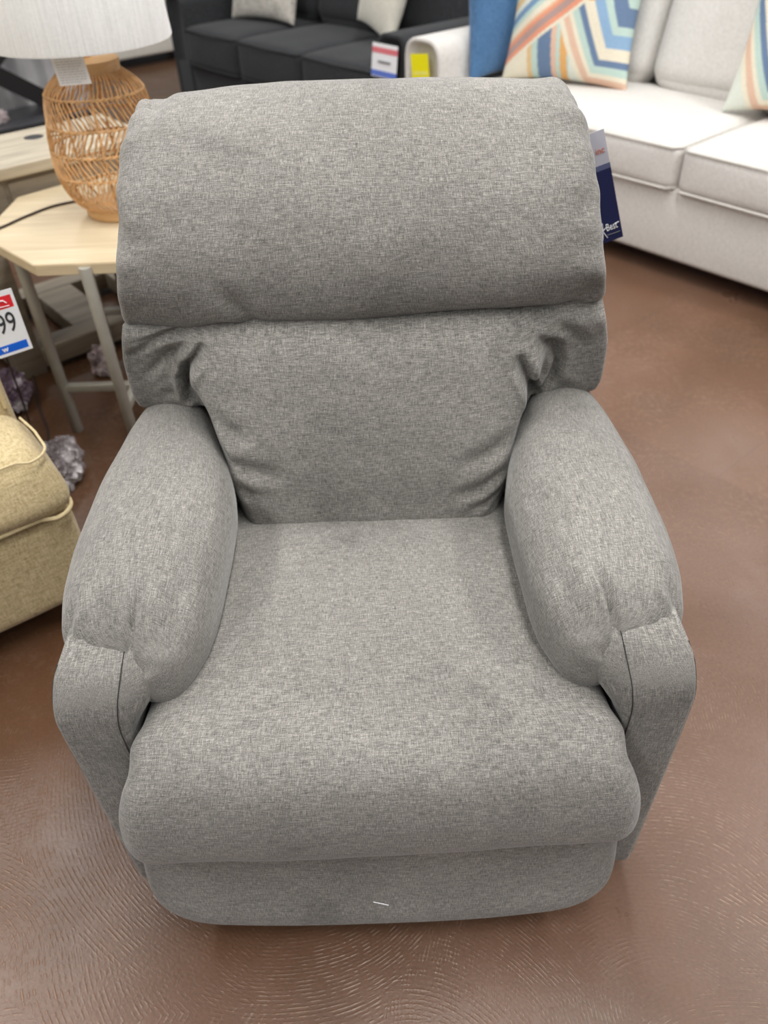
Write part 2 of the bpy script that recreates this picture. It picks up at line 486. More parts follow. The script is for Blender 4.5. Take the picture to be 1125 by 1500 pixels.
M['ink'] = plain('charcoal_ink', srgb(48, 48, 52), .7)
M['red'] = plain('red_ink', srgb(226, 40, 48), .6)
M['pale_red'] = plain('red_print', srgb(222, 120, 128), .6)
M['blue_ink'] = plain('blue_ink', srgb(8, 100, 220), .6)
M['soft_blue'] = plain('blue_print', srgb(96, 122, 205), .6)
M['yellow'] = plain('yellow_paper', srgb(250, 240, 10), .6, var=.02)
M['pale_yellow'] = plain('yellow_print', srgb(246, 240, 120), .6)
M['navy'] = plain('navy_card', srgb(8, 20, 68), .5, var=.05)
M['navy_band'] = plain('slate_band', srgb(78, 84, 116), .5)
M['tag_grey'] = plain('silver_card', srgb(172, 172, 182), .5, var=.02)
M['orange_ink'] = plain('orange_ink', srgb(196, 110, 84), .6)
M['black'] = plain('black_paint', srgb(22, 22, 24), .5)
M['black_top'] = plain('grey_black_top', srgb(70, 70, 74), .35)
M['cord'] = plain('brown_cord', srgb(52, 38, 32), .6)
M['drape'] = plain('grey_drape', srgb(206, 205, 206), .8, var=.12, scale=8)
M['plastic'] = None

def plastic_mat(name, tint, dark):
    m, nt, b = newmat(name)
    tc = N(nt, 'ShaderNodeTexCoord'); no = N(nt, 'ShaderNodeTexNoise', Scale=14.0, Detail=5.0, Roughness=.7); nt.links.new(tc.outputs['Object'], no.inputs['Vector'])
    r = ramp(nt, [(.32, dark), (.5, tint), (.66, srgb(226, 222, 224))]); nt.links.new(no.outputs['Fac'], r.inputs[0])
    nt.links.new(r.outputs[0], b.inputs['Base Color']); b.inputs['Roughness'].default_value = .22
    b.inputs['Transmission Weight'].default_value = .15
    return m
M['plastic'] = plastic_mat('grey_plastic_film', srgb(128, 120, 122), srgb(58, 48, 48))
M['purple_plastic'] = plastic_mat('printed_plastic_film', srgb(116, 96, 112), srgb(70, 52, 60))
M['pink_plastic'] = plastic_mat('pale_plastic_film', srgb(204, 186, 186), srgb(70, 62, 64))

# ------------------------------------------------------------------ floor
me = mesh_from([(-9, -3, 0), (9, -3, 0), (9, 15, 0), (-9, 15, 0)], [(0, 1, 2, 3)], [(0, 0), (1, 0), (1, 1), (0, 1)], False)
fl = put('floor', me, floor_mat()); fl['kind'] = 'structure'

# ------------------------------------------------------------------ recliner
CX = -.02
RB = (CX, .85, 0)
rec = thing('recliner', 'grey heathered fabric recliner with pillow headrest and padded arms', 'recliner', RB)

def seg_dist(px, pz, a, b):
    ax, az = a; bx, bz = b
    dx, dz = bx-ax, bz-az
    L2 = dx*dx + dz*dz
    t = np.clip(((px-ax)*dx + (pz-az)*dz)/L2, 0, 1)
    return np.hypot(px-(ax+t*dx), pz-(az+t*dz)), t

def crease(px, pz, pts, w, depth, taper=True):
    """groove along a polyline, with a soft roll on either side"""
    n = len(pts)-1; best = np.full(np.shape(px), 9.0); bt = np.zeros(np.shape(px))
    for i in range(n):
        d, t = seg_dist(px, pz, pts[i], pts[i+1])
        k = d < best
        best = np.where(k, d, best); bt = np.where(k, (i+t)/n, bt)
    am = depth * ((np.sin(PI*np.clip(bt*.9+.05, 0, 1))**.6) if taper else 1)
    return am * (np.exp(-(best/w)**2) - .35*np.exp(-((best-2.0*w)/(1.1*w))**2))

# headrest -------------------------------------------------------
def build_headrest():
    prof = closed_spline([(1.098, .751), (1.068, .757), (1.045, .775), (1.034, .81), (1.034, .845), (1.046, .89), (1.075, .943), (1.125, .988), (1.18, 1.016), (1.24, 1.027),
                          (1.30, 1.012), (1.342, .955), (1.352, .87), (1.33, .79), (1.26, .75), (1.17, .742)], 150)
    cen = np.array([1.19, .885])
    tn = np.roll(prof, -1, 0) - np.roll(prof, 1, 0); tn /= np.linalg.norm(tn, axis=1, keepdims=True)
    nr = np.stack([tn[:, 1], -tn[:, 0]], 1)
    if ((prof + nr*.01 - cen)**2).sum() < ((prof - cen)**2).sum(): nr = -nr
    hw = pchip([.72, .76, .84, .93, .985, 1.03], [.372, .365, .346, .338, .333, .322], prof[:, 1])
    st = []  # (x fraction offset from the end, inset)
    r = .036
    for t in np.linspace(0, PI/2, 9): st.append((r*math.sin(t) - r, r*(1-math.cos(t)) if False else r*(1-math.cos(t))))
    ends = [(-r + r*math.sin(t), r*(1-math.cos(t))) for t in np.linspace(0, PI/2, 10)]
    ends += [(-.001, .05), (-.003, .075)]
    lin = np.linspace(-1, 1, 110)
    stations = [(-1, e) for e in ends[::-1]] + [(0, v) for v in lin[1:-1]] + [(1, e) for e in ends]
    G = []
    S = np.arctan2(prof[:, 1]-cen[1], prof[:, 0]-cen[0])
    arc = np.linspace(0, 1, len(prof), endpoint=False)
    for s in stations:
        rk = .30 + .70*sstep(.80, .93, prof[:, 1])
        if s[0] == 0:
            x = (hw - r*rk) * s[1]; ins = 0.0
        else:
            x = s[0]*(hw + s[1][0]*rk); ins = s[1][1]
        p = prof - nr*(ins*rk)[:, None] if np.ndim(ins*rk) else prof
        if ins > .04:
            p = cen + (p-cen)*(.985)
        G.append(np.stack([x, p[:, 0], p[:, 1]], 1))
    G = np.array(G)
    X, Y, Z = G[..., 0], G[..., 1], G[..., 2]
    nY = np.broadcast_to(nr[:, 0], X.shape); nZ = np.broadcast_to(nr[:, 1], X.shape)
    A = np.broadcast_to(arc, X.shape)
    e = np.abs(X)/np.broadcast_to(hw, X.shape)
    # overall fullness: slightly fuller mid, gathers towards the two end seams
    d = .012*(1-e**2) - .006
    g = sstep(.80, .97, e)
    d = d + g*(.0022*np.sin(2*PI*A*17 + 2.0*np.sign(X)) + .0016*np.sin(2*PI*A*9 + 1.0) + .003*fnoise(G, 22, 1.0))
    d = d + .0038*fnoise(G, 7, 5.0) + .0015*fnoise(G, 19, 9.0)
    # pulled-in notches on the top corners
    top = np.exp(-((Y-1.235)/.06)**2) * sstep(.95, 1.0, Z)
    d = d - .012*np.exp(-((X+.287)/.016)**2)*top + .006*np.exp(-((X+.318)/.016)**2)*top
    d = d - .009*np.exp(-((X-.322)/.012)**2)*np.exp(-((Z-.93)/.02)**2) - .014*np.exp(-((X+.335)/.012)**2)*np.exp(-((Z-.905)/.018)**2)
    # diagonal hollows where the cover pulls toward the lower left of the roll
    fr = Y < 1.12
    for c, w, dep in (([(-.19, .80), (-.155, .765)], .012, .008), ([(-.21, .83), (-.17, .79)], .016, .005), ([(.34, .79), (.31, .765)], .010, .006), ([(-.29, .965), (-.33, .95)], .01, .004)):
        d = d - np.where(fr, crease(X, Z, c, w, dep), 0)
    Y = Y + nY*d; Z = Z + nZ*d
    # lower edge dips on the left wing and lifts slightly right of centre
    low = sstep(.83, .75, Z)
    Z = Z + low*(-.024*sstep(-.19, -.29, X) + .004*sstep(.05, .15, X)*sstep(.30, .2, X) - .006*sstep(.2, .3, X))
    Y = Y + low*.022*sstep(.2, .31, np.abs(X))
    return loft(np.stack([X + CX, Y, Z], -1))
hd = put('headrest', build_headrest(), M['grey'], rec)

# lumbar back cushion with side wings ------------------------------
def build_back():
    nx, nz = 300, 180
    xs = np.linspace(-1, 1, nx); xs = np.sign(xs)*(1-(1-np.abs(xs))**1.25)
    W = .381
    Xr = xs*W
    zl = .437 + .147*sstep(.228, .272, np.abs(Xr))
    zt = .768 - .020*sstep(-.19, -.29, Xr)
    v = np.linspace(0, 1, nz); v = 1-(1-v)**1.0
    X = np.repeat(Xr[:, None], nz, 1)
    Zb = zl[:, None] + (zt-zl)[:, None]*v[None]
    # squeeze the wing inward near its top
    wing_w = pchip([.58, .62, .68, .745, .77], [.378, .384, .382, .367, .362], Zb)
    X = X/W*np.where(np.abs(X) > .2, .2/W*W/np.abs(X).clip(.2)*1.0 + (np.abs(X)-.2)/(W-.2)*(wing_w-.2)/np.abs(X).clip(.2)*1.0, 1.0)*W
    Z = Zb
    yc = pchip([.43, .455, .50, .55, .60, .65, .70, .73, .75, .77], [.952, .926, .931, .938, .950, .966, .988, 1.008, 1.032, 1.075], Z)
    yw = pchip([.58, .60, .64, .69, .73, .77], [1.098, 1.083, 1.074, 1.070, 1.066, 1.085], Z)
    edge = .253 + .028*sstep(.60, .70, Z) - .02*sstep(.55, .46, Z)
    sharp = sstep(.56, .62, Z)*sstep(.735, .70, Z)
    k = sstep(edge-.045+.018*sharp, edge+.028-.014*sharp, np.abs(X))
    k = k*(1-.35*sstep(.70, .76, Z))
    wz = sstep(.50, .585, Z)
    Y = yc*(1-k) + k*(yw*wz + (1-wz)*1.06)
    Y = Y + .05*np.clip(np.abs(X)/.25, 0, 1)**4*(1-k)*.55
    # rounded rim
    d1 = np.clip((wing_w-np.abs(X)), 0, None); d2 = np.where(np.abs(X) > .27, Z-zl[:, None], 9.0)
    for dd, r in ((d1, .012), (d2, .016)):
        q = np.clip((r-dd)/r, 0, 1)
        Y = Y + r*(1-np.sqrt(np.clip(1-q**2, 0, 1)))
    # gathers and wrinkles: left
    C = [([(-.243, .728), (-.272, .695), (-.288, .660), (-.292, .612)], .0065, .030),
         ([(-.366, .700), (-.330, .722), (-.285, .742), (-.24, .752)], .0055, .008),
         ([(-.350, .725), (-.31, .737), (-.26, .750)], .005, .006),
         ([(-.345, .665), (-.315, .695), (-.262, .735)], .007, .007),
         ([(-.295, .66), (-.281, .63), (-.280, .595)], .007, .010),
         ([(-.330, .62), (-.305, .635)], .008, .004),
         # right
         ([(.232, .700), (.246, .672), (.256, .640), (.276, .600)], .0075, .030),
         ([(.268, .715), (.296, .695), (.305, .665), (.300, .63), (.284, .606)], .0075, .018),
         ([(.29, .735), (.325, .715), (.345, .69)], .008, .005),
         ([(.255, .725), (.275, .700), (.282, .672)], .009, .008),
         ([(.31, .62), (.33, .606)], .009, .005),
         # pillow
         ([(-.235, .640), (-.205, .615), (-.19, .622)], .013, .007),
         ([(-.225, .575), (-.18, .560), (-.14, .555)], .012, .006),
         ([(-.215, .53), (-.17, .515)], .011, .005),
         ([(.225, .60), (.19, .575), (.15, .56)], .012, .006),
         ([(.22, .545), (.185, .520), (.14, .505)], .010, .007),
         ([(.215, .51), (.19, .488), (.165, .478)], .008, .007),
         ([(.212, .485), (.19, .466)], .007, .006)]
    for pts, w, dep in C:
        Y = Y + crease(X, Z, pts, w, dep)
    P = np.stack([X, Y, Z], -1)
    Y = Y + .0040*fnoise(P, 8, 2.0) + .0016*fnoise(P, 21, 4.0)
    # gather puckers along the head seam
    Y = Y + sstep(.735, .765, Z)*.003*np.sin(X*95)*sstep(.1, .28, np.abs(X))
    G = np.stack([X + CX, Y, Z], -1)
    # border strips back to the shell
    V = G.reshape(-1, 3).tolist()
    uv = np.stack([np.repeat(Xr[:, None], nz, 1), Zb], -1).reshape(-1, 2).tolist()
    F = [(i*nz+j, (i+1)*nz+j, (i+1)*nz+j+1, i*nz+j+1) for i in range(nx-1) for j in range(nz-1)]
    ring = [i*nz for i in range(nx)] + [(nx-1)*nz+j for j in range(1, nz)] + [i*nz+nz-1 for i in range(nx-2, -1, -1)] + [j for j in range(nz-2, 0, -1)]
    b1 = len(V)
    for i in ring:
        p = V[i]; V.append([CX + (p[0]-CX)*.985, max(p[1]+.02, 1.12), p[2]+(.003 if p[2] < .7 else 0)]); uv.append([uv[i][0], uv[i][1]+.05])
    b2 = len(V)
    for i in ring:
        p = V[i]; V.append([CX + (p[0]-CX)*.96, 1.24, p[2]+(.02 if p[2] < .7 else 0)]); uv.append([uv[i][0], uv[i][1]+.15])
    n = len(ring)
    for k_ in range(n):
        a, b = k_, (k_+1) % n
        F.append((ring[a], ring[b], b1+b, b1+a)); F.append((b1+a, b1+b, b2+b, b2+a))
    return mesh_from(V, F, uv)
put('back_cushion', build_back(), M['grey'], rec)

# outer back shell ---------------------------------------------------
def build_shell():
    G = []
    for z in np.linspace(.10, .97, 30):
        yf = pchip([.1, .45, .75, .97], [1.17, 1.20, 1.245, 1.30], z); yb = pchip([.1, .45, .75, .97], [1.25, 1.32, 1.385, 1.40], z)
        w = pchip([.1, .6, .97], [.33, .345, .30], z)
        e = sstep(.97, .93, z)*.5 + .5
        a = np.linspace(0, 2*PI, 60, endpoint=False)
        ca, sa = np.cos(a), np.sin(a)
        G.append(np.stack([CX + np.sign(ca)*np.abs(ca)**.35*w*e, (yf+yb)/2 + np.sign(sa)*np.abs(sa)**.5*(yb-yf)/2*e, np.full(60, z)], 1))
    return loft(G)
put('back_shell', build_shell(), M['grey'], rec)

# seat ----------------------------------------------------------------
def build_seat():
    prof = closed_spline([(1.02, .435), (.95, .456), (.86, .468), (.76, .474), (.66, .473), (.585, .466), (.53, .450), (.493, .420), (.474, .375), (.468, .33),
                          (.471, .292), (.484, .266), (.512, .258), (.60, .262), (.80, .285), (1.0, .32), (1.03, .38)], 170)
    tn = np.roll(prof, -1, 0)-np.roll(prof, 1, 0); tn /= np.linalg.norm(tn, axis=1, keepdims=True)
    nr = np.stack([tn[:, 1], -tn[:, 0]], 1)
    cen = np.array([.75, .37])
    if ((prof+nr*.01-cen)**2).sum() < ((prof-cen)**2).sum(): nr = -nr
    y = prof[:, 0]; z = prof[:, 1]
    hw = pchip([.46, .50, .535, .575, .65, 1.05], [.337, .328, .320, .303, .298, .293], y) + .006*sstep(.40, .30, z)*sstep(.56, .5, y) - .012*sstep(.36, .45, z)*sstep(.56, .5, y)
    r = .034
    ends = [(-r+r*math.sin(t), r*(1-math.cos(t))) for t in np.linspace(0, PI/2, 10)] + [(-.001, .05)]
    lin = np.linspace(-1, 1, 120)
    stn = [(-1, e) for e in ends[::-1]] + [(0, v) for v in lin[1:-1]] + [(1, e) for e in ends]
    G = []
    for s in stn:
        if s[0] == 0: x = (hw-r)*s[1]; ins = 0
        else: x = s[0]*(hw+s[1][0]); ins = s[1][1]
        p = prof-nr*ins
        G.append(np.stack([x, p[:, 0], p[:, 1]], 1))
    G = np.array(G); X, Y, Z = G[..., 0], G[..., 1], G[..., 2]
    nY = np.broadcast_to(nr[:, 0], X.shape); nZ = np.broadcast_to(nr[:, 1], X.shape)
    e = np.abs(X)/.33
    d = .012*np.clip(1-e**2, 0, 1) - .004
    d = d*np.clip(nZ*1.0+.25, 0, 1) + (1-np.clip(nZ+.25, 0, 1))*.006*np.clip(1-e**2.5, 0, 1)
    d = d + .004*fnoise(G, 5.5, 3.0) + .0013*fnoise(G, 17, 6.0)
    Y2 = Y + nY*d; Z2 = Z + nZ*d
    Z2 = Z2 - .010*sstep(.2, .32, np.abs(X))*sstep(.56, .62, Y)*sstep(.42, .46, Z)
    # lower front edge: slightly higher on the right
    Z2 = Z2 + .006*(X/.33)*sstep(.32, .27, Z)*sstep(.6, .52, Y)
    return loft(np.stack([X+CX, Y2, Z2], -1))
seat = put('seat_cushion', build_seat(), M['grey'], rec)

# footrest board -------------------------------------------------------
def build_footrest():
    yz = closed_spline([(.52, .275), (.502, .273), (.493, .258), (.487, .20), (.476, .13), (.467, .085), (.470, .060), (.488, .052), (.53, .052), (.545, .07), (.548, .16), (.545, .26)], 130)
    c = np.array([.51, .165])
    lin = np.linspace(-1, 1, 90)
    xs = np.concatenate([-.337 + .012*(1-np.cos(np.linspace(0, PI/2, 8)[:-1])), lin*.322, .337 - .012*(1-np.cos(np.linspace(PI/2, 0, 8)[1:]))])
    G = []
    for x in np.sort(xs):
        a = abs(x)
        zb = float(pchip([0, .25, .275, .298, .318, .331, .338], [0, 0, .004, .016, .042, .085, .125], a))
        e = math.sqrt(max(0, 1-((a-.325)/.0125)**2)) if a > .325 else 1.0
        p = yz.copy()
        f = np.clip((.272-p[:, 1])/.222, 0, 1)
        p[:, 1] = .272 - f*(.222-zb)
        p = np.array([.51, p[:, 1].mean()]) + (p-np.array([.51, p[:, 1].mean()]))*np.array([.3+.7*e, .85+.15*e])
        p[:, 0] += .016*(a/.33)**3
        G.append(np.stack([np.full(len(p), x + CX - .004), p[:, 0], p[:, 1]], 1))
    G = np.array(G)
    G[..., 1] += .0022*fnoise(G, 8, 1.5)
    return loft(G)
put('footrest', build_footrest(), M['grey'], rec)

# arms -----------------------------------------------------------------
def build_pad(s, seed):
    ys = np.concatenate([np.linspace(.586, .65, 36), np.linspace(.65, 1.22, 84)[1:]])
    oy = [.586, .592, .598, .606, .615, .628, .65, .70, .80, .90, 1.0, 1.10, 1.17, 1.22]
    out = pchip(oy, [.285, .292, .304, .330, .366, .386, .398, .408, .413, .412, .405, .390, .374, .355], ys)
    inn = pchip([.586, .594, .607, .63, .66, .72, .80, .87, .93, 1.02, 1.10, 1.16, 1.22], [.275, .255, .238, .224, .213, .206, .203, .203, .212, .236, .262, .275, .285], ys)
    top = pchip([.586, .592, .60, .612, .625, .65, .70, .78, .88, 1.0, 1.12, 1.22], [.522, .530, .545, .560, .576, .596, .611, .619, .619, .612, .598, .57], ys)
    bot = pchip([.586, .60, .63, .70, 1.22], [.485, .455, .44, .435, .44], ys)
    a = np.linspace(0, 2*PI, 180, endpoint=False); ca, sa = np.cos(a), np.sin(a)
    G = []
    for y, o, i, t, b in zip(ys, out, inn, top, bot):
        cx, hx, cz, hz = (o+i)/2, (o-i)/2, (t+b)/2, (t-b)/2
        G.append(np.stack([s*(cx + np.sign(ca)*np.abs(ca)**.80*hx), np.full(180, y), cz + np.sign(sa)*np.abs(sa)**.80*hz], 1))
    G = np.array(G); X, Y, Z = G[..., 0], G[..., 1], G[..., 2]
    up = sstep(.5, .56, Z)
    xr = np.abs(X)
    dz = np.zeros_like(Z)
    for pts, w, dep in (([(.299, .600), (.295, .625), (.283, .668)], .0045, .015), ([(.384, .622), (.374, .655)], .008, .010), ([(.360, .615), (.356, .640)], .007, .005), ([(.335, .615), (.332, .634)], .006, .003),
                        ([(.262, .60), (.244, .65), (.238, .70)], .012, .005), ([(.236, .78), (.225, .84)], .012, .003), ([(.385, .72), (.39, .80)], .015, .004), ([(.31, 1.0), (.27, .97)], .016, .004)):
        dz = dz - crease(xr, Y, pts, w, dep)
    Z = Z + up*dz
    P = np.stack([X, Y, Z], -1)
    Z = Z + up*(.0040*fnoise(P, 8, seed) + .0014*fnoise(P, 24, seed))
    X = X + (1-up)*.003*fnoise(P, 10, seed+2)
    return loft(np.stack([X+CX, Y, Z], -1))

def rounded_poly(pts, rad, n=6):
    out = []; m = len(pts)
    for i in range(m):
        p = np.array(pts[i]); a = np.array(pts[i-1])-p; b = np.array(pts[(i+1) % m])-p
        la, lb = np.linalg.norm(a), np.linalg.norm(b); r = min(rad[i], la*.45, lb*.45)
        p0 = p+a/la*r; p2 = p+b/lb*r
        for t in np.linspace(0, 1, n):
            out.append((1-t)**2*p0 + 2*t*(1-t)*p + t*t*p2)
    return np.array(out)

def build_panel(s, seed):
    zs = np.concatenate([[.035, .037, .042], np.linspace(.06, .42, 16), np.linspace(.43, .553, 26), [.556, .558]])
    yf = pchip([.03, .042, .08, .44, .475, .50, .52, .537, .548, .555, .558], [.566, .558, .556, .553, .5535, .558, .567, .580, .594, .612, .626], zs)
    back = pchip([.03, .45, .50, .53, .558], [1.17, 1.17, 1.15, .82, .76], zs)
    xin = pchip([.03, .40, .45, .50, .54, .558], [.317, .317, .317, .311, .302, .299], zs)
    xrear = pchip([.03, .40, .435, .46, .49, .52, .545, .558], [.313, .313, .308, .292, .273, .263, .270, .288], zs)
    xout = pchip([.03, .045, .10, .47, .53, .558], [.388, .394, .395, .3965, .391, .379], zs)
    G = []
    for z, f, b, xi, xr_, xo in zip(zs, yf, back, xin, xrear, xout):
        pts = [(xo, f), (xi, f+.004), (xr_, f+.036), (min(xr_+.010, .312), f+.09), (.31, b), (xo-.004, b)]
        p = rounded_poly(pts, [.010, .012, .02, .02, .02, .02], 7)
        G.append(np.stack([s*p[:, 0], p[:, 1], np.full(len(p), z)], 1))
    G = np.array(G)
    P = fnoise(G, 9, seed)
    G[..., 1] += .002*P*(G[..., 1] < .8); G[..., 0] += .0015*P
    G[..., 0] += CX
    return loft(G)

for s, seed, side in ((-1, 1.0, 'left'), (1, 6.0, 'right')):
    put('arm_pad', build_pad(s, seed), M['grey'], rec)
    pn = put('arm_panel', build_panel(s, seed), M['grey'], rec)
    # stitched seams of the front band
    zz = np.linspace(.38, .553, 22)
    yf = pchip([.03, .44, .475, .50, .52, .537, .548, .555, .558], [.556, .553, .5535, .558, .567, .580, .594, .612, .626], zz)
    xi = pchip([.03, .40, .45, .50, .54, .558], [.317, .317, .317, .311, .302, .299], zz)
    b = MB(); b.tube([(CX + s*(x+.0045), y+.0035, z) for x, y, z in zip(xi, yf, zz)], .0008, 6)
    b.build('seam', M['seam'], pn)
    zz = np.linspace(.06, .545, 30)
    yf = pchip([.03, .44, .475, .50, .52, .537, .548, .555, .558], [.556, .553, .5535, .558, .567, .580, .594, .612, .626], zz)
    xo = pchip([.03, .045, .10, .47, .53, .558], [.388, .394, .395, .3965, .391, .379], zz)
    b = MB(); b.tube([(CX + s*(x-.0008), y+.007, z) for x, y, z in zip(xo, yf, zz)], .0014, 6)
    b.build('seam', M['seam'], pn)

# hidden base on the floor
put('base_frame', rbox(CX-.29, CX+.29, .56, 1.16, .0, .25, .02), M['black_cloth'], rec)

# thread lint on the footrest
b = MB(); b.tube([(-.036, .4585, .164), (-.028, .458, .161), (-.020, .4580, .156), (-.015, .4582, .152)], .0007, 6)
tag(b.build('thread', M['paper'], None), 'short white thread lying on the front of the grey footrest', 'thread')

# hang tag -------------------------------------------------------------
def build_hangtag():
    TR = Vector((.387, 1.375, .922)); BR = Vector((.450, 1.362, .742))
    t = thing('hang_tag', 'navy and silver card hang tag at the upper right of the grey recliner', 'tag', (.40, 1.375, .70))
    up = (TR-BR); H = up.length
    xr = Vector((.95, 0, .27)); xr = (xr - up*(xr.dot(up)/up.dot(up))).normalized(); xr = (xr*.9 + Vector((.98, 0, .2))*.1)
    Mx = frame(BR, xr, up)      # local x to the right, y up
    w = .066
    put('tag_card', card_mesh(Mx, -w, 0, 0, H*.655, .0010), M['navy'], t)
    put('tag_band', card_mesh(Mx, -w, 0, H*.655, H*.70, .0010), M['navy_band'], t)
    put('tag_header', card_mesh(Mx, -w, -.0005, H*.70, H*.99, .0010, ny=4), M['tag_grey'], t)
    me = text_mesh('Best', .0185, frame(Mx @ Vector((-.0165, .0200, .0012)), Mx.to_3x3() @ Vector((1, 0.03, 0)), Mx.to_3x3() @ Vector((0, 1, 0))), bold=0.0, sx=.62)
    put('lettering', me, M['paper'], t)
    b = MB()
    def q(x, y): return Mx @ Vector((x, y, .0014))
    b.tube([q(-.036, .006), q(-.0325, .020), q(-.0315, .036)], .0007, 6); b.tube([q(-.038, .026), q(-.0325, .023), q(-.0255, .027)], .0007, 6); b.tube([q(-.027, .008), q(-.0325, .021)], .0006, 6)
    b.build('star_mark', M['paper'], t)
    b = MB(); b.tube([q(-.011, .0285), q(-.003, .0300)], .0008, 6); b.build('letter_stroke', M['paper'], t)
    b = MB()
    for k in range(12):
        b.tube([q(-.026+k*.0019, .0125), q(-.0246+k*.0019, .0127)], .0005, 5)
    b.build('small_print', M['print_grey'], t)
    me = text_mesh('inc', .0155, frame(Mx @ Vector((-.0125, H*.80, .0012)), Mx.to_3x3() @ Vector((1, .05, 0)), Mx.to_3x3() @ Vector((0, 1, 0))), sx=.9)
    put('header_lettering', me, M['orange_ink'], t)
    b = MB(); b.tube([Mx @ Vector((-w*.6, H*.95, 0)), Mx @ Vector((-w*.75, H*1.03, .006)), (.315, 1.36, .93)], .0008, 6); b.build('tag_string', M['paper'], t)
build_hangtag()

# ------------------------------------------------------------------ sofas (own frame: x along the front, y towards the back)
RZ = math.atan2(-.772, .636)
def place(a, b): return (.636*a + .772*b, -.772*a + .636*b)

def welt(b, pts, r=.006): b.tube(pts, r, 6)

def build_sofa(name, label, cat, group, ox, oy, rz, W, arm, depth, seat_z, seat_b, base_z, arm_z, back_z, cush, backs, mat, wmat, leg_m, slope_arm=False, plat=.0, arm_round=.05, group_name=None):
    t = thing(name, label, cat, (ox, oy, 0), rz=rz)
    # base rail
    put('base_rail', rbox(.0, W, .012, depth-.03, base_z, seat_b+.01, .018), mat, t)
    put('back_frame', rbox(.0, W, depth-.2, depth, base_z, back_z-.06, .05, 4), mat, t)
    for x0, x1 in ((0, arm), (W-arm, W)):
        # arm with rounded top: extrude a front outline
        n = 40; prof = []
        r = min(arm_round, arm*.48)
        pts = [(x0, base_z), (x1, base_z), (x1, arm_z), (x0, arm_z)]
        p = rounded_poly(pts, [.01, .01, r, r], 9)
        G = []
        c = p.mean(0)
        for y, ins in ((0.022, .03), (.006, .02), (.0, .012), (.0, .008), (.004, .002), (.012, 0), (.3, 0), (depth-.03, 0), (depth, .02)):
            q = c + (p-c)*(1-ins/np.array([(x1-x0)/2, (arm_z-base_z)/2]))
            zz = q[:, 1] + (y*.06 if slope_arm else 0)*(q[:, 1] > arm_z*.7)
            G.append(np.stack([q[:, 0], np.full(len(q), y), zz], 1))
        am = put('arm', loft(np.array(G)), mat, t)
        b = MB(); q = c + (p-c)*(1-.006/np.array([(x1-x0)/2, (arm_z-base_z)/2]))
        welt(b, [(x, .006, z) for x, z in list(q)[10:] + list(q)[:1]], .005); b.build('welt', wmat, am)
    for i, (x0, x1) in enumerate(cush):
        cu = put('seat_cushion', box_cushion(x0+.004, x1-.004, -.012, depth-.24, seat_b, seat_z, .035, .022, seed=i*3.1+W), mat, t)
        b = MB()
        for z, in_ in ((seat_z-.010, .008), (seat_b+.012, .008)):
            welt(b, [(x0+.008, depth-.4, z), (x0+.010, .01, z), (x0+.03, -.014, z), ((x0+x1)/2, -.024, z), (x1-.03, -.014, z), (x1-.010, .01, z), (x1-.008, depth-.4, z)], .005)
        b.build('welt', wmat, cu)
    for i, (x0, x1) in enumerate(backs):
        me = box_cushion(x0+.006, x1-.006, -.09, .09, 0, back_z-seat_z+.02, .07, .03, seed=i*1.7+W+5)
        me.transform(Matrix.Translation((0, depth-.29, seat_z+.012)) @ Matrix.Rotation(math.radians(-13), 4, 'X'))
        put('back_cushion', me, mat, t)
    for x, y in ((.06, .07), (W-.06, .07), (.06, depth-.07), (W-.06, depth-.07)):
        b = MB(); b.lathe([(.018, 0), (.026, base_z+.012)], (x, y), 16); b.build('leg', leg_m, t)
    return t

x, y = place(-2.90, 2.605)
ws = build_sofa('sofa', 'off-white fabric sofa with blue and patterned pillows on the right', 'sofa', None, x, y, RZ, 3.0, .225, .92, .475, .318, .075, .655, .98,
                [(.225, 1.43), (1.43, 2.715)], [(.225, .875), (.875, 1.82), (1.82, 2.715)], M['white_sofa'], M['white_welt'], M['black'], slope_arm=False, arm_round=.085)
x, y = place(-5.17, 2.66)
ds = build_sofa('sofa', 'charcoal fabric three-seat sofa behind the grey recliner', 'sofa', None, x, y, RZ, 2.22, .2, .92, .475, .27, .06, .635, .98,
                [(.2, .785), (.785, 1.40), (1.40, 2.02)], [(.2, .785), (.785, 1.40), (1.40, 2.02)], M['dark_sofa'], M['dark_welt'], M['black'], arm_round=.06)
# cream sofa facing right, behind the lamp
x, y = place(-6.50, 1.85)
cs = build_sofa('sofa', 'cream fabric sofa edge with black shadow gap seen under the white lampshade', 'sofa', None, x, y, RZ + PI/2, 1.95, .22, .9, .46, .30, .07, .62, .9,
                [(.22, .95), (.95, 1.68)], [(.22, .95), (.95, 1.68)], M['cream_sofa'], M['white_welt'], M['black'])

# scatter pillows --------------------------------------------------------
def C_(r, g, b): return srgb(r, g, b)
PC = dict(orange=C_(232, 140, 100), mauve=C_(172, 136, 130), lorange=C_(238, 178, 134), cream=C_(236, 226, 202), mint=C_(186, 212, 202), blue=C_(92, 138, 180), pale=C_(222, 226, 214),
          tan=C_(226, 188, 126), sky=C_(124, 166, 206), navy=C_(66, 104, 150), peach=C_(226, 182, 154), gold=C_(228, 164, 72))
PC = {k: tuple(.84*c + .16*g for c, g in zip(v, srgb(214, 216, 208))) for k, v in PC.items()}
def band(t, stops, last):
    for lim, c in stops:
        if t > lim: return PC[c]
    return PC[last]
def hexd(u, v, cu, cv):
    du, dv = abs(u-cu), abs(v-cv)*.86
    return max(dv, dv*.5 + du*.87)
def hexcol(d):
    for lim, c in ((.26, 'mint'), (.46, 'navy'), (.56, 'mint'), (.70, 'sky'), (.84, 'cream'), (.93, 'navy'), (1.02, 'mint'), (1.08, 'cream'), (1.17, 'peach'), (1.24, 'cream')):
        if d < lim: return PC[c]
    return PC['pale']
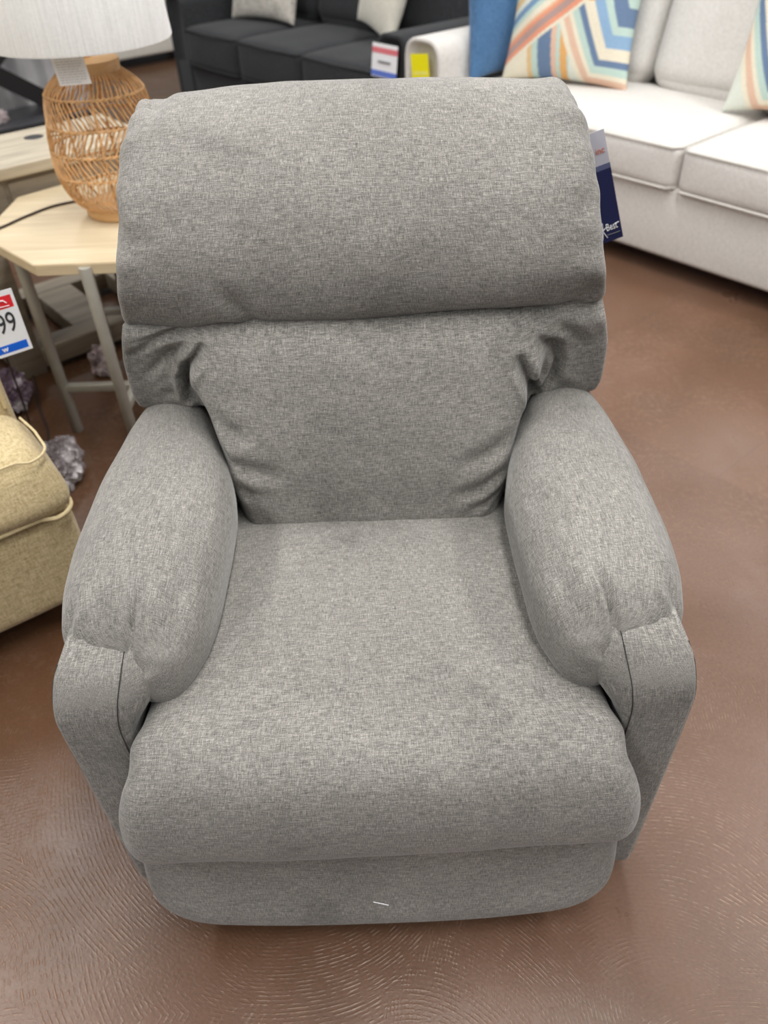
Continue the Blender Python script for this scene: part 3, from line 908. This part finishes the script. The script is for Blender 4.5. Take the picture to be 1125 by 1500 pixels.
def pat_left(u, v):
    v = v + .13
    t = u + 1.28*abs(v-.24)
    if t < .20:
        return band(t, [(.09, 'orange'), (-.06, 'mauve'), (-.14, 'orange'), (-.2, 'lorange'), (-.34, 'cream'), (-.44, 'mint'), (-.58, 'blue'), (-.70, 'pale'), (-.84, 'tan'), (-.98, 'mint')], 'sky')
    if t < .27: return PC['cream']
    if v > .24 and u < .95:
        r = math.hypot(u-.36, v-.26)
        if v > .24 + (u-.36)*.55:
            return PC['gold'] if r < .17 else PC['pale'] if r < .22 else PC['sky'] if r < .42 else PC['mint'] if r < .5 else PC['blue'] if r < .7 else PC['peach'] if r < .8 else PC['sky']
    d = hexd(u, v, 1.05, .48)
    if d > 1.24 and u < .12:
        k = u + .1*v
        for lim, c in ((-.62, 'cream'), (-.54, 'tan'), (-.44, 'mint'), (-.22, 'navy'), (-.14, 'peach'), (-.08, 'mint'), (.03, 'gold')):
            if k < lim: return PC[c]
        return PC['mint']
    return hexcol(d)
def pat_right(u, v): return hexcol(hexd(u, v, .10, .28)*1.02)

def pillow(name, label, w, h, t, base, yaw, lean, mat, roll=0.0, colfn=None, seed=0.0, group=None, n=70):
    me = pillow_mesh(w, h, t, n, colfn, seed)
    me.transform(Matrix.Rotation(roll, 4, 'Y'))
    zmin = min(v.co.z for v in me.vertices)
    me.transform(Matrix.Translation((0, 0, -zmin)))
    me.transform(Matrix.Rotation(lean, 4, 'X'))
    o = put(name, me, mat, None, base); o.rotation_euler = (0, 0, yaw)
    return tag(o, label, 'pillow', group)
pillow('throw_pillow', 'geometric patterned pillow with orange chevrons standing on the off-white sofa', .56, .54, .17, (.825, 3.64, .488), math.radians(-33), math.radians(-14), M['printed'], 0, pat_left, 1.0, 'patterned pillows on the off-white sofa', 150)
pillow('throw_pillow', 'plain blue pillow leaning against the left arm of the off-white sofa', .46, .50, .14, (.64, 3.905, .485), math.radians(33), math.radians(-6), M['blue'], 0, None, 3.0)
pillow('throw_pillow', 'blue and cream striped pillow cut off by the right edge of the photo', .56, .54, .17, (1.535, 2.96, .488), math.radians(-43), math.radians(-18), M['printed'], math.radians(-3), pat_right, 2.0, 'patterned pillows on the off-white sofa', 150)
x, y = place(-4.62, 3.0)
pillow('throw_pillow', 'greige mottled pillow at the left end of the charcoal sofa', .52, .48, .17, (x, y, .49), RZ + math.radians(12), math.radians(-18), M['greige'], 0, None, 4.0)
x, y = place(-3.66, 3.06)
pillow('throw_pillow', 'ivory pillow tilted at the right end of the charcoal sofa', .44, .46, .15, (x, y, .49), RZ - math.radians(14), math.radians(-16), M['cream_pillow'], math.radians(9), None, 5.0)

# price tag on the charcoal sofa, yellow tag on the white arm -------------
def sofa_tag():
    o = place(-3.08, 2.635); t = thing('price_tag', 'blurred white price card with red and blue bands on the charcoal sofa arm', 'tag', (o[0], o[1], .455))
    a = Vector((.636, -.772, 0)); Mx = frame((o[0], o[1], .458), a, Vector((0, 0, 1)) + Vector((.772, .636, 0))*.12)
    put('tag_card', card_mesh(Mx, -.088, .088, 0, .137, .001), M['paper'], t)
    put('red_band', card_mesh(Mx, -.088, .088, .098, .121, .003), M['pale_red'], t)
    put('blue_band', card_mesh(Mx, -.088, .088, .004, .028, .003), M['soft_blue'], t)
    b = MB(); b.tube([Mx @ Vector((-.04, .066, .002)), Mx @ Vector((.045, .066, .002))], .006, 6)
    b.build('small_print', M['print_grey'], t)
sofa_tag()
def yellow_tag():
    o = place(-2.77, 2.588); t = thing('price_tag', 'bright yellow tag on the front of the off-white sofa arm', 'tag', (o[0], o[1], .45))
    a = Vector((.636, -.772, 0)); Mx = frame((o[0], o[1], .475), a + Vector((0, 0, .12)), Vector((0, 0, 1)) - a*.08)
    put('tag_card', card_mesh(Mx, -.055, .055, 0, .125, .001), M['yellow'], t)
    put('pale_stripe', card_mesh(Mx, -.04, .045, .045, .058, .0016), M['pale_yellow'], t)
yellow_tag()

# ------------------------------------------------------------------ tan chair at the left edge
def build_tan():
    F = Vector((.82, .57, 0)).normalized(); 
    rz = math.atan2(F.y, F.x)
    c = (-.609, 1.173)            # front right corner on the floor
    t = thing('accent_chair', 'tan basket-weave upholstered chair with welted seat cut off by the left edge', 'chair', (c[0], c[1], 0), rz=rz)
    W, D = .82, .84
    # own frame: x<0 to the left along the front, y>0 backwards
    me = box_cushion(-W+.01, -.004, .012, D, .065, .305, .035, .006, seed=2.0); put('base_rail', me, M['tan'], t)
    m1 = box_cushion(-W, .004, -.012, .225, .305, .452, .045, .006, seed=4.0); m2 = box_cushion(-W+.146, -.152, .10, .62, .306, .451, .04, .012, seed=5.0)
    for v in m1.vertices:
        f = float(sstep(.34, .45, v.co.z))*.020
        v.co.y += f*float(sstep(.10, .0, v.co.y)); v.co.x -= f*float(sstep(-.10, .0, v.co.x))
    b = MB()
    for m_ in (m1, m2): b.add([v.co[:] for v in m_.vertices], [tuple(p.vertices) for p in m_.polygons])
    cu = b.build('seat_cushion', M['tan'], t)
    for z, r, o_, xo in ((.4465, .0027, .010, -.015), (.316, .0045, -.003, -.009)):
        b = MB()
        pts = [(-W+.02, o_+.012, z)]
        for k in np.linspace(0, 1, 9): pts.append((-W+.1+(W-.17)*k, o_ - .010*math.sin(PI*k)+.006, z+.004*math.sin(PI*k)))
        for an in np.linspace(-PI/2, 0, 8): pts.append((xo-.034+.040*math.cos(an), .032+.040*math.sin(an)+o_, z))
        for k in np.linspace(.08, .17, 6): pts.append((.006+xo-.12*max(0, k-.1), k, z-.05*max(0, k-.11)))
        b.tube(pts, r, 8); b.build('welt', M['tan_welt'], cu)
    for x0, x1 in ((-.150, -.016), (-W, -W+.144)):
        am = put('arm', box_cushion(x0, x1, .215, D, .30, .635, .03, .004, seed=x0), M['tan'], t)
        b = MB(); q = [(x1-.014, .216, .45), (x1-.014, .214, .60), (x1-.03, .214, .622), (x0+.03, .214, .622), (x0+.014, .214, .60), (x0+.014, .216, .45)]
        b.tube(q, .005, 6); b.build('welt', M['tan_welt'], am)
    me = box_cushion(-W+.144, -.15, D-.2, D+.02, .44, .82, .06, .03, seed=7.0); put('back_cushion', me, M['tan'], t)
    put('back_frame', box_cushion(-W+.02, -.02, D-.08, D+.08, .10, .85, .04, .005, seed=8.0), M['tan'], t)
    for x_, y_ in ((-.06, .06), (-W+.06, .06), (-.06, D-.06), (-W+.06, D-.06)):
        b = MB(); b.lathe([(.018, 0), (.026, .08)], (x_, y_), 16); b.build('leg', M['black'], t)
build_tan()

def price_card():
    BR = Vector((-.678, 1.372, .560)); F = Vector((.80, .60, 0)).normalized()
    t = thing('price_tag', 'white price card reading 99 with red and blue bands on the tan chair', 'tag', (-.72, 1.345, .56))
    Mx = frame(BR, F, (0, 0, 1))
    w, h = .105, .125
    put('tag_card', card_mesh(Mx, -w, 0, 0, h, .0008, ny=1), M['paper'], t)
    put('red_band', card_mesh(Mx, -w+.008, -.006, h-.034, h-.010, .0012, ny=1), M['red'], t)
    put('blue_band', card_mesh(Mx, -w+.004, -.006, .006, .022, .0012, ny=1), M['blue_ink'], t)
    put('price_lettering', text_mesh('99', .056, Mx @ Matrix.Translation((-.0300, .045, .0008)), bold=.0002, sx=.66), M['ink'], t)
    b = MB(); b.tube([Mx @ Vector((-.040, h-.018, .0012)), Mx @ Vector((-.022, h-.018, .0012)), Mx @ Vector((-.017, h-.024, .0012))], .0012, 6)
    b.tube([Mx @ Vector((-.060, h-.026, .0012)), Mx @ Vector((-.03, h-.029, .0012)), Mx @ Vector((-.014, h-.03, .0012))], .0007, 6); b.build('white_swoosh', M['paper'], t)
    put('small_lettering', text_mesh('w', .016, Mx @ Matrix.Translation((-.049, .010, .0010)), bold=.0003), M['paper'], t)
price_card()

# ------------------------------------------------------------------ side table
TZ = .555; TC = (-.667, 2.136)
def build_table():
    t = thing('side_table', 'octagonal pale oak side table with pewter metal legs under the lamp', 'table', (TC[0], TC[1], 0))
    R = .3755/math.cos(PI/8)*.925
    R = .376
    bm = bmesh.new()
    top = [bm.verts.new((TC[0]+R*math.cos(PI/8+k*PI/4), TC[1]+R*math.sin(PI/8+k*PI/4), TZ)) for k in range(8)]
    bot = [bm.verts.new((v.co.x, v.co.y, TZ-.028)) for v in top]
    bm.faces.new(top); bm.faces.new(bot[::-1])
    for k in range(8): bm.faces.new((top[k], bot[k], bot[(k+1) % 8], top[(k+1) % 8]))
    bmesh.ops.recalc_face_normals(bm, faces=bm.faces)
    bmesh.ops.bevel(bm, geom=bm.edges[:], offset=.002, segments=2, affect='EDGES')
    me = bpy.data.meshes.new('tabletop'); bm.to_mesh(me); bm.free()
    put('tabletop', me, M['table_wood'], t)
    ri = R*math.cos(PI/8) + .002
    pos = {}
    for an in (225, 270, 315, 45, 90, 135):
        a = math.radians(an)
        x, y = TC[0]+ri*math.cos(a), TC[1]+ri*math.sin(a)
        if an == 270: x -= .025
        if an in (225, 315): x, y = TC[0]+ri*.93*math.cos(a), TC[1]+ri*.93*math.sin(a)
        pos[an] = (x, y)
        b = MB(); b.lathe([(.0135, 0), (.015, .002), (.015, (TZ-.010 if an in (270, 90) else TZ-.028)), (.0142, (TZ-.008 if an in (270, 90) else TZ-.0275))], (x, y), 24); b.build('leg', M['pewter'], t)
    for a0, a1 in ((225, 315), (135, 45)):
        p, q = pos[a0], pos[a1]
        put('stretcher', rbox(min(p[0], q[0]), max(p[0], q[0]), p[1]-.011, p[1]+.011, .135, .158, .003), M['pewter'], t)
        put('apron_rail', rbox(min(p[0], q[0])+.05, max(p[0], q[0])-.05, p[1]-.03, p[1]-.012, TZ-.06, TZ-.028, .002), M['pewter'], t)
    for a0, a1 in ((270, 90),):
        p, q = pos[a0], pos[a1]
        put('stretcher', rbox(p[0]-.011, p[0]+.011, p[1], q[1], .135, .158, .003), M['pewter'], t)
build_table()

# ------------------------------------------------------------------ lamp
LC = (-.676, 2.136)
def build_lamp():
    t = thing('table_lamp', 'woven rattan table lamp with white linen shade on the octagonal table', 'lamp', (LC[0], LC[1], TZ))
    b = MB(); b.lathe([(.0, TZ+.001), (.090, TZ+.001), (.094, TZ+.006), (.094, TZ+.026), (.088, TZ+.028), (.0, TZ+.028)], LC, 48, False); b.build('base_ring', M['rattan_wood'], t)
    lv = [TZ+.026, .617, .672, .728, .785, .850, .893]
    rad = lambda z: float(pchip([TZ+.02, .60, .64, .69, .74, .80, .85, .893], [.088, .114, .133, .142, .139, .129, .119, .076], z))
    b = MB()
    # twisted hoops
    for z in lv[1:6]:
        for ph in (0, PI):
            pts = []
            for k in range(145):
                a = 2*PI*k/144
                pts.append((LC[0]+(rad(z)+.0015*math.cos(24*a+ph))*math.cos(a), LC[1]+(rad(z)+.0015*math.cos(24*a+ph))*math.sin(a), z+.0022*math.sin(24*a+ph)))
            b.tube(pts, .0021, 5, False)
    # slanting canes, direction alternates band by band
    nc = 64
    for i in range(6):
        z0, z1 = lv[i], lv[i+1]; sg = 1 if i % 2 else -1
        tw = .22 if i < 5 else .12
        for k in range(nc):
            a0 = 2*PI*(k + .12*random.uniform(-1, 1))/nc; pts = []
            for s in np.linspace(0, 1, 6):
                z = z0+(z1-z0)*s; a = a0 + sg*tw*(s-.5) + .02*math.sin(PI*s)*random.uniform(-1, 1)
                r = rad(z) + .001*math.sin(PI*s)
                pts.append((LC[0]+r*math.cos(a), LC[1]+r*math.sin(a), z))
            b.tube(pts, .0020, 5, False)
    # vertical frame ribs
    for k in range(8):
        a = 2*PI*k/8 + .2
        b.tube([(LC[0]+(rad(z)-.005)*math.cos(a), LC[1]+(rad(z)-.005)*math.sin(a), z) for z in np.linspace(lv[0], lv[-1], 22)], .0034, 6, False)
    b.build('woven_body', M['rattan'], t)
    b = MB(); b.lathe([(.066, .884), (.0745, .886), (.0755, .905), (.0755, .918), (.072, .920), (.012, .921), (.012, 1.0)], LC, 48, True); b.build('neck_ring', M['rattan_wood'], t)
    z0, z1, r0, r1 = .957, 1.245, .211, .192
    b = MB(); b.lathe([(r0-.003, z0+.002), (r0, z0), (r0+.001, z0+.004), ((r0+r1)/2, (z0+z1)/2), (r1, z1), (r1-.003, z1), ((r0+r1)/2-.003, (z0+z1)/2), (r0-.003, z0+.002)], LC, 96, False)
    b.build('lamp_shade', M['linen'], t)
    b = MB()
    for k in range(3):
        a = 2*PI*k/3; b.tube([(LC[0], LC[1], 1.19), (LC[0]+.19*math.cos(a), LC[1]+.19*math.sin(a), 1.19)], .002, 6)
    b.tube([(LC[0], LC[1], .99), (LC[0], LC[1], 1.2)], .006, 8); b.build('shade_spider', M['pewter'], t)
    # cord lying across the table top
    pts = [(-.765, 2.18, TZ+.012), (-.82, 2.215, TZ+.004), (-.875, 2.19, TZ+.0035), (-.93, 2.118, TZ+.0035), (-.975, 2.035, TZ+.0035), (-1.005, 1.99, TZ+.004), (-1.03, 1.965, TZ-.03), (-1.045, 1.95, .40), (-1.05, 1.95, .1), (-1.06, 1.96, .004)]
    P = np.array(pts); q = np.linspace(0, len(P)-1, 60); P = np.stack([pchip(range(len(P)), P[:, k], q) for k in range(3)], 1)
    b = MB(); b.tube(P, .0032, 8); b.build('power_cord', M['cord'], t)
    # paper label hanging from the shade frame
    Mx = frame((-.666, 1.985, .893), (1, .02, .035), (0, -.15, 1))
    lb = thing('lamp_tag', 'white printed paper label hanging below the lampshade', 'tag', (-.666, 1.985, .893))
    put('label_card', card_mesh(Mx, -.0365, .0365, 0, .075, .0008, ny=1), M['paper'], lb)
    b = MB()
    for k in range(12):
        wv = .03 if k not in (0, 5) else .018
        x = -.030
        while x < wv-.004:
            l = random.uniform(.004, .011); b.tube([Mx @ Vector((x, .006+k*.0054, .0006)), Mx @ Vector((min(x+l, wv), .006+k*.0054, .0006))], .00075, 5); x += l+.002
    b.build('small_print', M['pale_print'], lb)
build_lamp()

# ------------------------------------------------------------------ console behind the side table (own frame: x along its front, y backwards)
def build_console():
    # front runs along b, it faces +a
    rz = math.atan2(.636, .772)
    a0, b0 = -2.43, .30
    x, y = place(a0, b0)
    t = thing('console_table', 'weathered taupe wood console with cross base behind the side table', 'table', (x, y, 0), rz=rz)
    L, D, Z = .80, .53, .632
    DT = .345
    tp = put('console_top', rbox(-.12, L+.02, -.01, DT, Z-.032, Z, .004), M['pale_taupe_wood'], t)
    b = MB(); b.lathe([(.0, Z+.0008), (.026, Z+.0008), (.03, Z+.0002)], (.545, .235), 32, False); b.build('cable_grommet', M['black'], tp)
    put('apron', rbox(-.10, L, .012, DT-.02, Z-.21, Z-.032, .004), M['taupe_wood'], t)
    dr = put('drawer_front', rbox(-.08, .345, .004, .014, Z-.20, Z-.045, .003), M['taupe_wood'], t)
    put('drawer_front', rbox(.36, L-.02, .004, .014, Z-.20, Z-.045, .003), M['taupe_wood'], t)
    for x0, x1 in ((.20, .29), (L-.09, L)):
        for y0, y1 in ((.002, .08), (DT-.10, DT-.02)):
            put('leg', rbox(x0, x1, y0, y1, 0, Z-.20, .004), M['taupe_wood'], t)
    put('base_beam', rbox(.29, L-.09, .0, .09, .02, .085, .004), M['taupe_wood'], t)
    put('base_beam', rbox(.20, L, D-.11, D-.02, .02, .084, .004), M['taupe_wood'], t)
    put('cross_beam', rbox(.44, .575, .09, D-.11, .022, .083, .004), M['taupe_wood'], t)
    put('base_beam', rbox(.20, .29, .08, D-.02, .02, .085, .004), M['taupe_wood'], t)
    put('base_beam', rbox(L-.09, L, .08, D-.02, .02, .085, .004), M['taupe_wood'], t)
build_console()

# ------------------------------------------------------------------ black X-legged table and drape far left
def build_black():
    rz = math.atan2(.636, .772)
    x, y = place(-4.93, .95)
    t = thing('black_table', 'black table with crossed legs and low shelf beyond the taupe console', 'table', (x, y, 0), rz=rz)
    L, D = 1.0, .42
    put('shelf', rbox(0, L, 0, D, .03, .135, .004), M['black'], t)
    put('shelf_top', rbox(.01, L-.01, .005, D, .135, .143, .002), M['black_top'], t)
    put('tabletop', rbox(-.02, L+.02, -.02, D+.02, .70, .75, .005), M['black'], t)
    for y0 in (.10, D-.06):
        for p, q in (((.10, .143), (.90, .70)), ((.90, .143), (.10, .70))):
            d = np.array(q)-np.array(p); n = np.array([-d[1], d[0]])/np.linalg.norm(d)*.045
            V = []
            for yy in (y0, y0+.03):
                for c in (p-n, p+n, q+n, q-n): V.append((c[0], yy, c[1]))
            F = [(0, 1, 2, 3), (7, 6, 5, 4), (0, 4, 5, 1), (1, 5, 6, 2), (2, 6, 7, 3), (3, 7, 4, 0)]
            b = MB(); b.add(V, F); b.build('crossed_leg', M['black'], t, False)
    for p in ((.05, .05), (.95, .05), (.05, D-.05), (.95, D-.05)):
        b = MB(); b.lathe([(.02, 0), (.024, .03)], p, 12); b.build('foot', M['black'], t)
    # drape
    x, y = place(-5.55, 1.0)
    G = []
    for z in np.linspace(0, .72, 14):
        u = np.linspace(0, 1.2, 120)
        G.append(np.stack([u, .03*np.sin(u*38+.6*np.sin(u*7))*(1.0-.3*z) + .012*np.sin(u*71), np.full(120, z)], 1))
    me = loft(np.array(G), closed=False)
    o = put('grey_drape', me, M['drape'], None, (x, y, 0)); o.rotation_euler = (0, 0, rz)
    sol = o.modifiers.new('thick', 'SOLIDIFY'); sol.thickness = .006
    tag(o, 'grey pleated fabric hanging behind the black crossed-leg table', 'drape')
build_black()

# ------------------------------------------------------------------ crumpled plastic and loose cable
def crumple(name, label, cat, c, r, sz, mat, seed):
    bm = bmesh.new(); bmesh.ops.create_icosphere(bm, subdivisions=5, radius=1)
    for v in bm.verts:
        p = v.co.copy()
        f = 1 + .55*mnoise.noise(p*1.6+Vector((seed, 0, 0))) + .38*abs(mnoise.noise(p*4.2+Vector((0, seed, 0)))) - .10*abs(mnoise.noise(p*8.0+Vector((0, 0, seed))))
        p = Vector((p.x*r[0], p.y*r[1], p.z*r[2]))*f
        v.co = p
    zmin = min(v.co.z for v in bm.verts)
    for v in bm.verts:
        v.co.z = max(v.co.z - zmin*.55, .001) if v.co.z < zmin*.55 else v.co.z - zmin*.55
    me = bpy.data.meshes.new(name); bm.to_mesh(me); bm.free()
    o = put(name, me, mat, None, c)
    return tag(o, label, cat)
crumple('plastic_bag', 'crumpled grey plastic bag on the floor beside the tan chair', 'bag', (-.872, 1.672, 0.0), (.052, .075, .06), 0, M['plastic'], 1.7)
crumple('plastic_bag', 'crumpled purple printed plastic heap behind the tan chair, below the price card', 'bag', (-1.135, 2.055, 0), (.045, .07, .055), 0, M['purple_plastic'], 4.1)
crumple('plastic_bag', 'small pale crumpled plastic piece on the floor under the side table', 'bag', (-.905, 2.235, 0), (.026, .035, .05), 0, M['pink_plastic'], 7.3)
x, y = place(-5.08, 1.42)
crumple('plastic_bag', 'pale pinkish crumpled plastic on the shelf of the black table', 'bag', (x, y, .1435), (.06, .05, .06), 0, M['pink_plastic'], 9.9)
P = np.array([(-1.19, 2.30, .004), (-1.165, 2.29, .004), (-1.115, 2.185, .004), (-1.045, 2.02, .004), (-.985, 1.90, .004), (-.955, 1.80, .004)])
q = np.linspace(0, len(P)-1, 40); P = np.stack([pchip(range(len(P)), P[:, k], q) for k in range(3)], 1)
b = MB(); b.tube(P, .004, 8); tag(b.build('floor_cable', M['cord'], None), 'thin dark cable lying on the floor left of the side table', 'cable')

# ------------------------------------------------------------------ light
w = bpy.data.worlds.new('store_light'); scn.world = w; w.use_nodes = True
bg = w.node_tree.nodes['Background']; bg.inputs[0].default_value = (.93, .96, 1.0, 1); bg.inputs[1].default_value = .25
def area(name, loc, size, power, col=(1, .985, .96), rot=(0, 0, 0)):
    l = bpy.data.lights.new(name, 'AREA'); l.shape = 'RECTANGLE'; l.size, l.size_y = size; l.energy = power; l.color = col
    o = bpy.data.objects.new(name, l); COL.objects.link(o); o.location = loc; o.rotation_euler = rot
    return o
for i, (px, py, pw) in enumerate(((-2.2, 1.0, 78), (0.4, 1.0, 95), (2.6, 1.0, 95), (-2.2, 5.0, 58), (.6, 5.0, 50), (3.2, 5.0, 38), (-1.8, -2.2, 75), (1.2, -2.2, 32))):
    area('ceiling_strip', (px, py, 3.4), (.35, 3.2), pw, rot=(0, 0, 0))

# ------------------------------------------------------------------ camera
cam = bpy.data.cameras.new('camera'); co = bpy.data.objects.new('camera', cam); COL.objects.link(co)
P_, RO = math.radians(41), math.radians(2.2)
Fv = Vector((0, math.cos(P_), -math.sin(P_))); U0 = Vector((0, math.sin(P_), math.cos(P_))); R0 = Vector((1, 0, 0))
Rv = R0*math.cos(RO) - U0*math.sin(RO); Uv = U0*math.cos(RO) + R0*math.sin(RO)
mw = Matrix((Rv, Uv, -Fv)).transposed().to_4x4(); mw.translation = (0, 0, 1.29)
co.matrix_world = mw
cam.sensor_fit = 'VERTICAL'; cam.sensor_height = 36; cam.sensor_width = 27; cam.lens = 36*1127/1500
cam.clip_start = .02
cam.dof.use_dof = True; cam.dof.focus_distance = .98; cam.dof.aperture_fstop = 4.2
scn.camera = co
scn.view_settings.view_transform = 'Standard'
scn.view_settings.look = 'None'
for o in list(bpy.data.objects):
    if '_off' in o: del o['_off']
for me in bpy.data.meshes:
    if '_moved' in me: del me['_moved']
